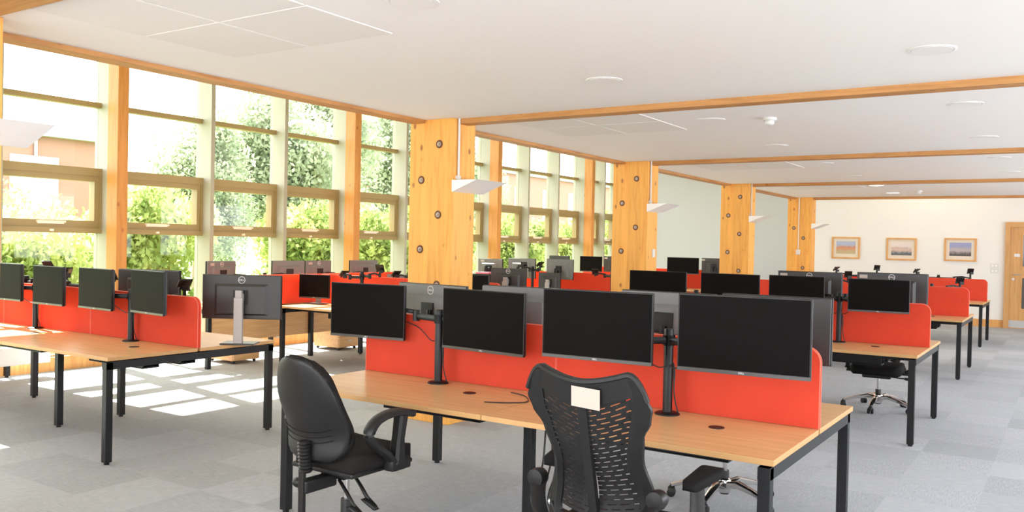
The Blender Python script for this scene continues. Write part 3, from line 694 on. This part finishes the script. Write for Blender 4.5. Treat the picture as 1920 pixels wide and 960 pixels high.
    if paper:
        p = MB(); c = surf(-.08, .88); p.box(-.055, -.001, -.036, .055, .001, .036); po = p.build('paper_label', M['label'], bk); po.location = (c.x+.045, c.y-.024, c.z+.012); po.rotation_euler = (R(8), R(3), 0)
        MB().tube([(-.024, -.0012, .002), (-.022, -.0012, .012), (-.016, -.0012, .008), (-.016, -.0012, .001)], .0005, 4).tube([(-.008, -.0012, .004), (.004, -.0012, .006), (.012, -.0012, .004)], .0006, 4).tube([(.018, -.0012, .002), (.018, -.0012, .012)], .0005, 4).build('pen_marks', M['print'], po)
    return t

# ------------------------------------------------------------------ desk banks
W = 1.44
bench(-2.80, 0, 2, W, 'nearest oak-topped bench desk bank with black legs, front right')
bench(-2.86, 4.11, 2, W, 'second oak bench desk bank on the right, behind the nearest one')
bench(-2.95, 8.40, 2, W, 'third oak bench desk bank on the right, counting back from the camera')
bench(-3.06, 12.74, 2, W, 'farthest oak bench desk bank on the right, close to the far wall')
bench(-8.648, -.025, 3, W, 'oak bench desk bank at the left edge, its top lit by the sun')
bench(-7.20, 3.90, 2, W, 'oak bench desk bank behind the empty monitor stand desk at left, before the nearest column')
bench(-7.60, 8.10, 2, W, 'oak bench desk bank by the windows, beyond the nearest column', DL=1.55)
bench(-7.90, 12.30, 2, W, 'oak bench desk bank by the windows, beside the second column', DL=1.7)
for x0, y, n, lab, dl in ((-2.80, .72, 2, 'of the nearest desk bank', 1.4), (-2.86, 4.83, 2, 'of the second desk bank on the right', 1.4), (-2.95, 9.12, 2, 'of the third desk bank on the right', 1.4), (-3.06, 13.46, 2, 'of the farthest desk bank on the right', 1.4),
                      (-8.648, .695, 3, 'of the left desk bank', 1.4), (-7.20, 4.62, 2, 'of the bank before the nearest column', 1.4), (-7.60, 8.82, 2, 'of the window bank beyond the nearest column', 1.55), (-7.90, 13.02, 2, 'of the window bank beside the second column', 1.7)):
    pos = {2: ('left', 'right'), 3: ('left', 'middle', 'right')}[n]
    for i in range(n):
        divider(x0+dl*i, x0+dl*(i+1), y, 'red fabric screen, %s one %s' % (pos[i], lab), roundl=(i == 0 and False), roundr=(i == n-1))
# bank N: runs along the glazing, seen from behind its wooden modesty panels
t = thing('bench_desk', (-7.95, 4.75, 0), 'oak desk row along the windows with wooden modesty panels', 'desk', 0, 'bench desk banks')
for a in (-1.65, 0):
    MB().box(-.40, a, H-.025, .37, a+1.646, H).build('worktop', M['oak'], t)
    MB().box(.375, a+.01, .30, .393, a+1.64, H-.03).build('modesty_panel', M['oak_side'], t)
    MB().box(.30, a+.02, H-.08, .35, a+1.62, H-.03).build('frame', M['black_metal'], t)
for y in (-1.62, 0, 1.62):
    for x in (-.36, .42): MB().box(x-.025, y-.025, 0, x+.025, y+.025, H-.03).build('leg', M['black_metal'], t)
for i, a in enumerate((-1.65, 0)):
    s = divider(-.82, .82, 0, 'red fabric screen above the wooden modesty panel, %s' % ('nearer the left desk bank' if i == 0 else 'partly behind the small standing monitor')); s.location = (-7.53, 4.75+a+.823, .74-.02); s.rotation_euler = (0, 0, R(90))
for i, y in enumerate((3.75, 5.55)):
    p = thing('pedestal', (-7.85, y, 0), ['small oak pedestal drawer unit under the window desks, left one', 'small oak pedestal drawer unit under the window desks, right one'][i], 'cabinet', 0, 'pedestals under the window desks')
    MB().box(-.24, -.2, .04, .24, .2, .48, .004).build('body', M['oak_side'], p)
    for k in range(3): dr = MB().box(.24, -.195, .05+.143*k, .256, .195, .185+.143*k, .002).build('drawer', M['oak_side'], p); MB().box(.256, -.03, .13+.143*k, .266, .03, .142+.143*k).build('handle', M['steel'], dr)
    for x in (-.2, .2):
        for q in (-.16, .16): MB().lathe((x, q, .022), [(.02, -.01), (.02, .01)], 12, 'Y').box(x-.01, q-.012, .03, x+.01, q+.012, .042).build('caster', M['black'], p, True)

# ------------------------------------------------------------------ monitors
G1 = 'monitors with dark screens'
def mt(x, y, z, dy=.05): return (x, y+dy, z-.165)
# nearest bank, front side
monitor(-2.69, .60, 7, 1.287, 'leftmost dark monitor on the front of the nearest desk bank', .55, .335)
monitor(-1.79, .56, -6, 1.290, 'second dark monitor from the left on the nearest desk bank, left of the mesh chair', .60, .345)
monitor(-.90, .215, 3, 1.343, 'large dark monitor right above the mesh-back chair', .56, .328)
monitor(-.175, .12, 5, 1.358, 'largest dark monitor, at the right end of the nearest desk bank', .545, .325)
marm(-2.13, .60, 'black pole between the two left front monitors of the nearest bank', [(-2.60, .66, 1.13), (-1.86, .62, 1.13)], .425)
marm(-.70, .60, 'black pole between the two right front monitors of the nearest bank', [(-.86, .27, 1.17), (-.24, .18, 1.18)], .415)
# nearest bank, rear side (backs towards us)
monitor(-2.50, 1.0, 172, 1.282, 'monitor seen from behind with round logo, between the two leftmost front monitors', .62, .345, True)
monitor(-1.82, 1.0, 182, 1.296, 'grey monitor back showing behind the second and third front monitors', .55, .33, True, logo=False)
monitor(-.88, 1.0, 178, 1.311, 'grey monitor back in the gap above the right black pole', .55, .33, True, logo=False)
monitor(-.285, .96, 180, 1.322, 'monitor back sticking out past the right end of the nearest screen', .55, .33, logo=False)
marm(-2.15, .86, 'pole behind the red screen of the nearest bank, left', [(-2.48, .955, 1.12), (-1.84, .955, 1.12)], .36, cables=False)
marm(-.60, .86, 'pole behind the red screen of the nearest bank, right', [(-.88, .955, 1.13), (-.30, .91, 1.14)], .36, cables=False)
# second bank
monitor(-.43, 4.50, 3, 1.315, 'small very dark monitor at the right end of the second bank', .49, .285)
monitor(-1.12, 4.50, 0, 1.318, 'second dark monitor from the right on the second bank', .49, .30)
monitor(-1.74, 4.52, -3, 1.313, 'third dark monitor from the right on the second bank', .575, .325)
monitor(-2.47, 4.52, 0, 1.313, 'leftmost dark monitor of the second bank, against the second column', .60, .325)
marm(-.79, 4.70, 'black pole left of the small dark monitor on the second bank', [(-.45, 4.56, 1.17), (-1.10, 4.56, 1.15)], .44)
marm(-2.14, 4.70, 'black pole in the left half of the second bank', [(-1.76, 4.58, 1.14), (-2.45, 4.58, 1.14)], .40)
monitor(-1.18, 5.20, 180, 1.343, 'wide monitor back with a white sticker, left one of the second bank', .61, .345, False, sticker=.25)
monitor(-.44, 5.20, 180, 1.355, 'wide monitor back with a white sticker, right one of the second bank', .61, .345, False, sticker=.25)
marm(-.80, 4.98, 'pole behind the screen of the second bank, right', [(-1.16, 5.155, 1.18), (-.46, 5.155, 1.18)], .42, cables=False)
# third bank, arms only plus two monitors
marm(-.62, 9.35, 'folded black arms without monitors on the third bank, right', idle=[(-.30, 9.5, 1.17), (-.9, 9.3, 1.18)], h=.40, cables=False)
marm(-2.0, 9.35, 'folded black arms without monitors on the third bank, left', idle=[(-1.7, 9.4, 1.20), (-2.3, 9.3, 1.17)], h=.42, cables=False)
marm(-1.05, 13.66, 'folded black arms without monitors on the farthest right bank', idle=[(-.55, 13.7, 1.22), (-1.4, 13.6, 1.2)], h=.42, cables=False)
marm(-2.3, 13.2, 'black arms at the left of the farthest right bank', idle=[(-2.0, 13.2, 1.24), (-2.7, 13.2, 1.2)], h=.42, cables=False)
# left bank
monitor(-4.82, .52, -6, 1.295, 'dark monitor at the right end of the left desk bank, front side', .48, .325)
monitor(-5.52, .53, -3, 1.288, 'second dark monitor from the right on the left desk bank', .50, .325)
monitor(-6.21, .53, 0, 1.284, 'third dark monitor from the right on the left desk bank', .46, .325)
monitor(-6.90, .53, 0, 1.288, 'dark monitor at the left edge of the picture', .52, .325)
marm(-5.18, .615, 'black pole in the right half of the left desk bank', [(-4.86, .59, 1.13), (-5.50, .59, 1.125)], .40)
marm(-6.58, .615, 'black pole in the left half of the left desk bank', [(-6.24, .595, 1.12), (-6.88, .595, 1.125)], .40)
monitor(-5.55, 1.02, 196, 1.27, 'brown-black monitor back half hidden behind the right monitor of the left bank', .62, .33, logo=False)
marm(-5.0, .88, 'long arm reaching right from behind the left bank screen', [(-5.5, .99, 1.12)], .36, cables=False, idle=[(-4.86, .86, 1.17)])
marm(-6.3, .88, 'folded arms behind the left bank screen, centre', idle=[(-6.0, .95, 1.19), (-6.7, .95, 1.2)], h=.42, cables=False)
marm(-7.25, .88, 'folded arms behind the left bank screen, near the picture edge', idle=[(-7.0, .95, 1.24), (-7.6, .95, 1.2)], h=.42, cables=False)
monitor(-4.47, 1.10, 213, 1.265, 'standing monitor seen from behind on a silver stand, right end of the left bank', .62, .345, False, True)
# bank before the nearest column
monitor(-7.13, 4.42, 10, 1.105, 'small standing monitor with reddish screen on a silver stand before the orange screens', .46, .30, False, True)
marm(-6.30, 4.40, 'cluster of folded black arms above the bank before the nearest column', idle=[(-6.1, 4.5, 1.20), (-6.6, 4.4, 1.12)], h=.44, cables=False)
marm(-5.75, 4.85, 'long folded arm left of the nearest column', idle=[(-5.3, 4.9, 1.2), (-6.1, 4.8, 1.13)], h=.42, cables=False)
monitor(-6.15, 4.95, 180, 1.13, 'small grey monitor low behind the folded arms', .44, .27, True, logo=False)
marm(-6.15, 4.80, 'short pole carrying the small grey monitor', [(-6.15, 4.905, .97)], h=.26, cables=False)
monitor(-4.55, 5.0, 186, 1.265, 'brown monitor back with logo on a silver stand, right of the nearest column', .46, .30, False, True)
monitor(-3.96+-.62, 4.35, 0, 1.20, 'dark monitor hidden low behind the nearest column edge', .40, .26)
marm(-4.58, 4.50, 'short pole behind the dark monitor near the column edge', [(-4.58, 4.40, 1.07)], h=.36, cables=False)
# window row
for i, (y, w_, g, lab) in enumerate(((3.50, .50, True, 'pale monitor back with white sticker against the left window'), (4.58, .52, True, 'grey-green monitor against the second window, with a clamp below'), (5.12, .50, True, 'pale monitor back with sticker beside the grey-green one'), (6.03, .66, True, 'grey-green monitor just left of the glulam post by the nearest column'))):
    monitor(-7.80, y, [-80, -95, -88, -84][i]-0, 1.262, lab, w_, .325, g, sticker=.17 if i in (0, 2) else None, logo=i in (0, 2))
marm(-7.64, 4.05, 'pole of the window desk row, left', [(-7.735, 3.52, 1.1), (-7.735, 4.56, 1.1)], .38, cables=False)
marm(-7.64, 5.55, 'pole of the window desk row, right', [(-7.735, 5.12, 1.1), (-7.735, 6.03, 1.1)], .38, cables=False)
# window banks beyond the nearest column
for x, y, z, w_, g, a, lab, st, dm in ((-7.26, 8.55, 1.291, .50, True, 180, 'silvery monitor back with sticker just right of the nearest column', .16, 0), (-6.63, 8.55, 1.312, .53, True, 180, 'silvery monitor back, second right of the nearest column', None, 0), (-5.91, 8.55, 1.32, .49, True, 180, 'dark grey monitor back, third right of the nearest column', None, 0),
                              (-8.02+-.3, 12.7, 1.312, .50, False, 180, 'monitor top peeking over the third silvery one', None, 0), (-7.55, 12.7, 1.319, .52, True, 0, 'grey-green monitor left of the second column', None, 0), (-7.02, 12.75, 1.33, .50, False, 180, 'dark monitor back with small white sticker touching the second column', .2, 0),
                              (-5.50, 12.7, 1.348, .66, False, 0, 'dark monitor right of the second column before the pale wall', None, 0), (-4.88, 12.75, 1.35, .50, False, 180, 'dark monitor left of the third column with white sticker', .22, 0)):
    monitor(x, y, a, z, lab, w_, .325, g, sticker=st, logo=False)
    marm(x, y+(.14 if a == 0 else -.14), 'short pole carrying the ' + lab.replace('monitor', 'screen', 1), [(x, y+(.045 if a == 0 else -.045), z-.165)], h=.44, cables=False)
marm(-5.02, 8.62, 'black pole with folded arms left of the second column, in front of red screen', idle=[(-5.3, 8.6, 1.12)], h=.40, cables=False)
monitor(-5.86+.0, 8.15, 185, 1.11, 'low dark monitor back with silver clip before the red screens', .38, .30, False, True, logo=False)
marm(-6.27, 8.30, 'black pole between the red screens right of the nearest column', idle=[(-6.42, 8.28, 1.2), (-6.12, 8.28, 1.22)], h=.46, cables=False)
fo = thing('document_tray', (-7.16, 8.23, H), 'dark desk shelf with a pink folder beside the nearest column', 'shelf')
MB().box(-.22, -.1, .30, .22, .1, .315).box(-.22, -.1, 0, -.205, .1, .30).box(.205, -.1, 0, .22, .1, .30).box(-.205, .08, 0, .205, .1, .3).build('shelf_body', M['black'], fo)
tag(MB().box(-7.28, 8.15, H+.3155, -7.02, 8.31, H+.345, .003).build('folder', M['pink']), 'pink folder on the dark desk shelf', 'folder')

# ------------------------------------------------------------------ chairs
operator_chair((-1.94, -.34, 0), R(-1), 'black operator chair with solid back and loop armrests, front left of the nearest desk')
mesh_chair((-.45, -.40, 0), R(0), 'black mesh-back chair with a small paper label, at the bottom centre', True)
mesh_chair((-.80, 1.76, 0), R(182), 'chair on chrome star base behind the nearest desk, only its base showing below the top', sz=.42)
mesh_chair((-.62, 5.70, 0), R(182), 'chair tucked behind the second desk bank, black seat and chrome base showing under it', sz=.42)
mesh_chair((-6.75, 5.85, 0), R(180), 'dark chair glimpsed between the legs of the bank before the nearest column')
mesh_chair((-1.6, 10.2, 0), R(180), 'chair behind the third desk bank, caster just showing')

# loose cable on nearest desk
cb = MB().tube(bez([(-1.57, .27, H+.004), (-1.46, .33, H+.004), (-1.40, .42, H+.004), (-1.50, .55, H+.004), (-1.62, .60, H+.004)]), .003, 6).build('cable', M['cable'], None, True)
tag(cb, 'thin black cable looping out of the port on the nearest desk', 'cable')
cb = MB()
for k, dx in enumerate((0, .03, .06)): cb.tube(bez([(-1.36+dx, .55, .66), (-1.33+dx*1.6, .48, .45), (-1.37+dx, .50, .2), (-1.30+dx*2, .52, .01)]), .005, 6)
tag(cb.build('cable_bundle', M['cable'], None, True), 'bundle of black cables hanging to the floor beside the middle leg of the nearest desk', 'cable')

# ------------------------------------------------------------------ outside
tag(MB().box(-90, -40, -.4, X0-.25, 120, -.12).build('lawn', M['grass']), kind='structure').name = 'ground'
def leaves(n, rad, size, seed, flat=.0, clumps=10):
    r = np.random.default_rng(seed); rad = np.array(rad)
    cc = r.normal(size=(clumps, 3)); cc /= np.linalg.norm(cc, axis=1)[:, None]; cc *= (r.random((clumps, 1))**.4)*.72
    idx = r.integers(0, clumps, n); d = r.normal(size=(n, 3)); d /= np.linalg.norm(d, axis=1)[:, None]
    p = (cc[idx]+d*(r.random((n, 1))**.5)*.40)*rad
    a = r.normal(size=(n, 3)); a /= np.linalg.norm(a, axis=1)[:, None]; b = np.cross(a, r.normal(size=(n, 3))); b /= np.linalg.norm(b, axis=1)[:, None]
    s = size*(.6+.8*r.random((n, 1)))
    v = np.stack([p-a*s, p+b*s*.55, p+a*s, p-b*s*.55], 1).reshape(-1, 3)
    me = bpy.data.meshes.new('foliage'); me.vertices.add(4*n); me.vertices.foreach_set('co', v.ravel()); me.loops.add(4*n); me.loops.foreach_set('vertex_index', np.arange(4*n, dtype=np.int32))
    me.polygons.add(n); me.polygons.foreach_set('loop_start', np.arange(0, 4*n, 4, dtype=np.int32)); me.update(calc_edges=True); me.validate(); return me
SH = [leaves(11000, (1.25, 1.25, 1.25), .055, 20+i, clumps=22) for i in range(3)]
for me in SH: me.materials.append(M['leaf_hedge'])
ys = [1.0, 3.5, 6.1, 8.7, 11.6, 14, 17, 20.5, 24.5, 29]
order = ['leftmost', 'second', 'third', 'fourth', 'fifth', 'sixth', 'seventh', 'eighth', 'ninth', 'tenth']
for i, y in enumerate(ys):
    x = -12.2-.45*(i % 3); sc = 1.0+.02*i
    t = thing('shrub', (x, y, -.12), 'bright leafy shrub outside the windows, %s from the left in the hedge' % order[i], 'shrub', R(40*i), 'shrubs outside the windows')
    f = child('foliage', SH[i % 3], t); f.location = (0, 0, 1.25*sc); f.scale = (sc, sc, sc*(1.02+.12*((i*7) % 3)))
    MB().tube([(0, 0, 0), (.05, .02, .6), (0, .1, 1.2)], [.06, .05, .03], 8).tube([(.05, .02, .5), (.3, -.2, 1.2)], [.03, .02], 6).build('stem', M['bark'], t, True)
TR = [leaves(22000, (2.6, 2.6, 3.2), .088, 50+i, clumps=30) for i in range(3)]
for me in TR: me.materials.append(M['leaf_tree'])
trees = [(-19, 11.5, .62, 'small pale tree outside the second tall window'), (-20, 15.0, .9, 'tall leafy tree outside the second bay, left of the street lamp'), (-23.5, 20.5, 1.05, 'tall leafy tree behind the street lamp'), (-25, 27, 1.1, 'tall leafy tree outside left of the nearest column'), (-28, 34, 1.1, 'tall leafy tree directly behind the nearest column'), (-30, 40, .85, 'tree outside just right of the nearest column')]
for i, (x, y, sc, lab) in enumerate(trees):
    t = thing('tree', (x, y, -.12), lab, 'tree', R(70*i), 'trees outside')
    for k, (dz, s2, dx) in enumerate(((4.6, 1, 0), (2.4, .8, .5))):
        f = child('foliage', TR[(i+k) % 3], t); f.location = (dx, 0, dz*sc+.6); f.scale = (sc*s2,)*3
    MB().tube([(0, 0, 0), (.1, 0, 2*sc), (-.1, .1, 4.2*sc), (0, 0, 6*sc)], [.2, .16, .11, .05], 10).tube([(.1, 0, 1.8*sc), (.9, .4, 3.6*sc)], [.09, .04], 7).tube([(0, 0, 2.3*sc), (-.9, -.3, 4.2*sc)], [.09, .04], 7).build('trunk', M['bark'], t, True)
def building(x, y, w_, l_, h, lab, bays):
    t = thing('brick_building', (x, y, -.12), lab, 'building', 0, None)
    MB().box(-w_, 0, 0, 0, l_, h).build('wall', M['brick'], t); MB().box(-w_-.3, -.3, h, .3, l_+.3, h+.28).build('roof', M['roof'], t)
    for q in range(bays): MB().box(0, 2.5+q*5, h*.45, .05, 4.2+q*5, h*.86).build('louvre' if bays == 1 else 'window', M['louvre'], t)
    MB().tube([(.08, l_*.55, 0), (.08, l_*.55, h)], .06, 8).build('downpipe', M['roof'], t, True)
building(-30, 9.5, 12, 6.1, 5.15, 'low brick building outside the leftmost window, with a louvre', 1)
building(-42, 50, 12, 34, 8.0, 'long brick building outside beyond the hedge, seen right of the nearest column', 6)
lp = thing('street_lamp', (-14, 10.0, -.12), 'pale street lamp outside, in front of the tall trees', 'street lamp')
MB().tube([(0, 0, 0), (0, 0, 4.0), (0, .05, 4.25)], [.06, .04, .035], 12).build('pole', M['louvre'], lp, True)
MB().bar([(0, .0, 4.2), (0, .35, 4.36), (0, .62, 4.36)], [.07, .16, .12], [.06, .09, .05]).build('lamp_head', M['louvre'], lp, True)
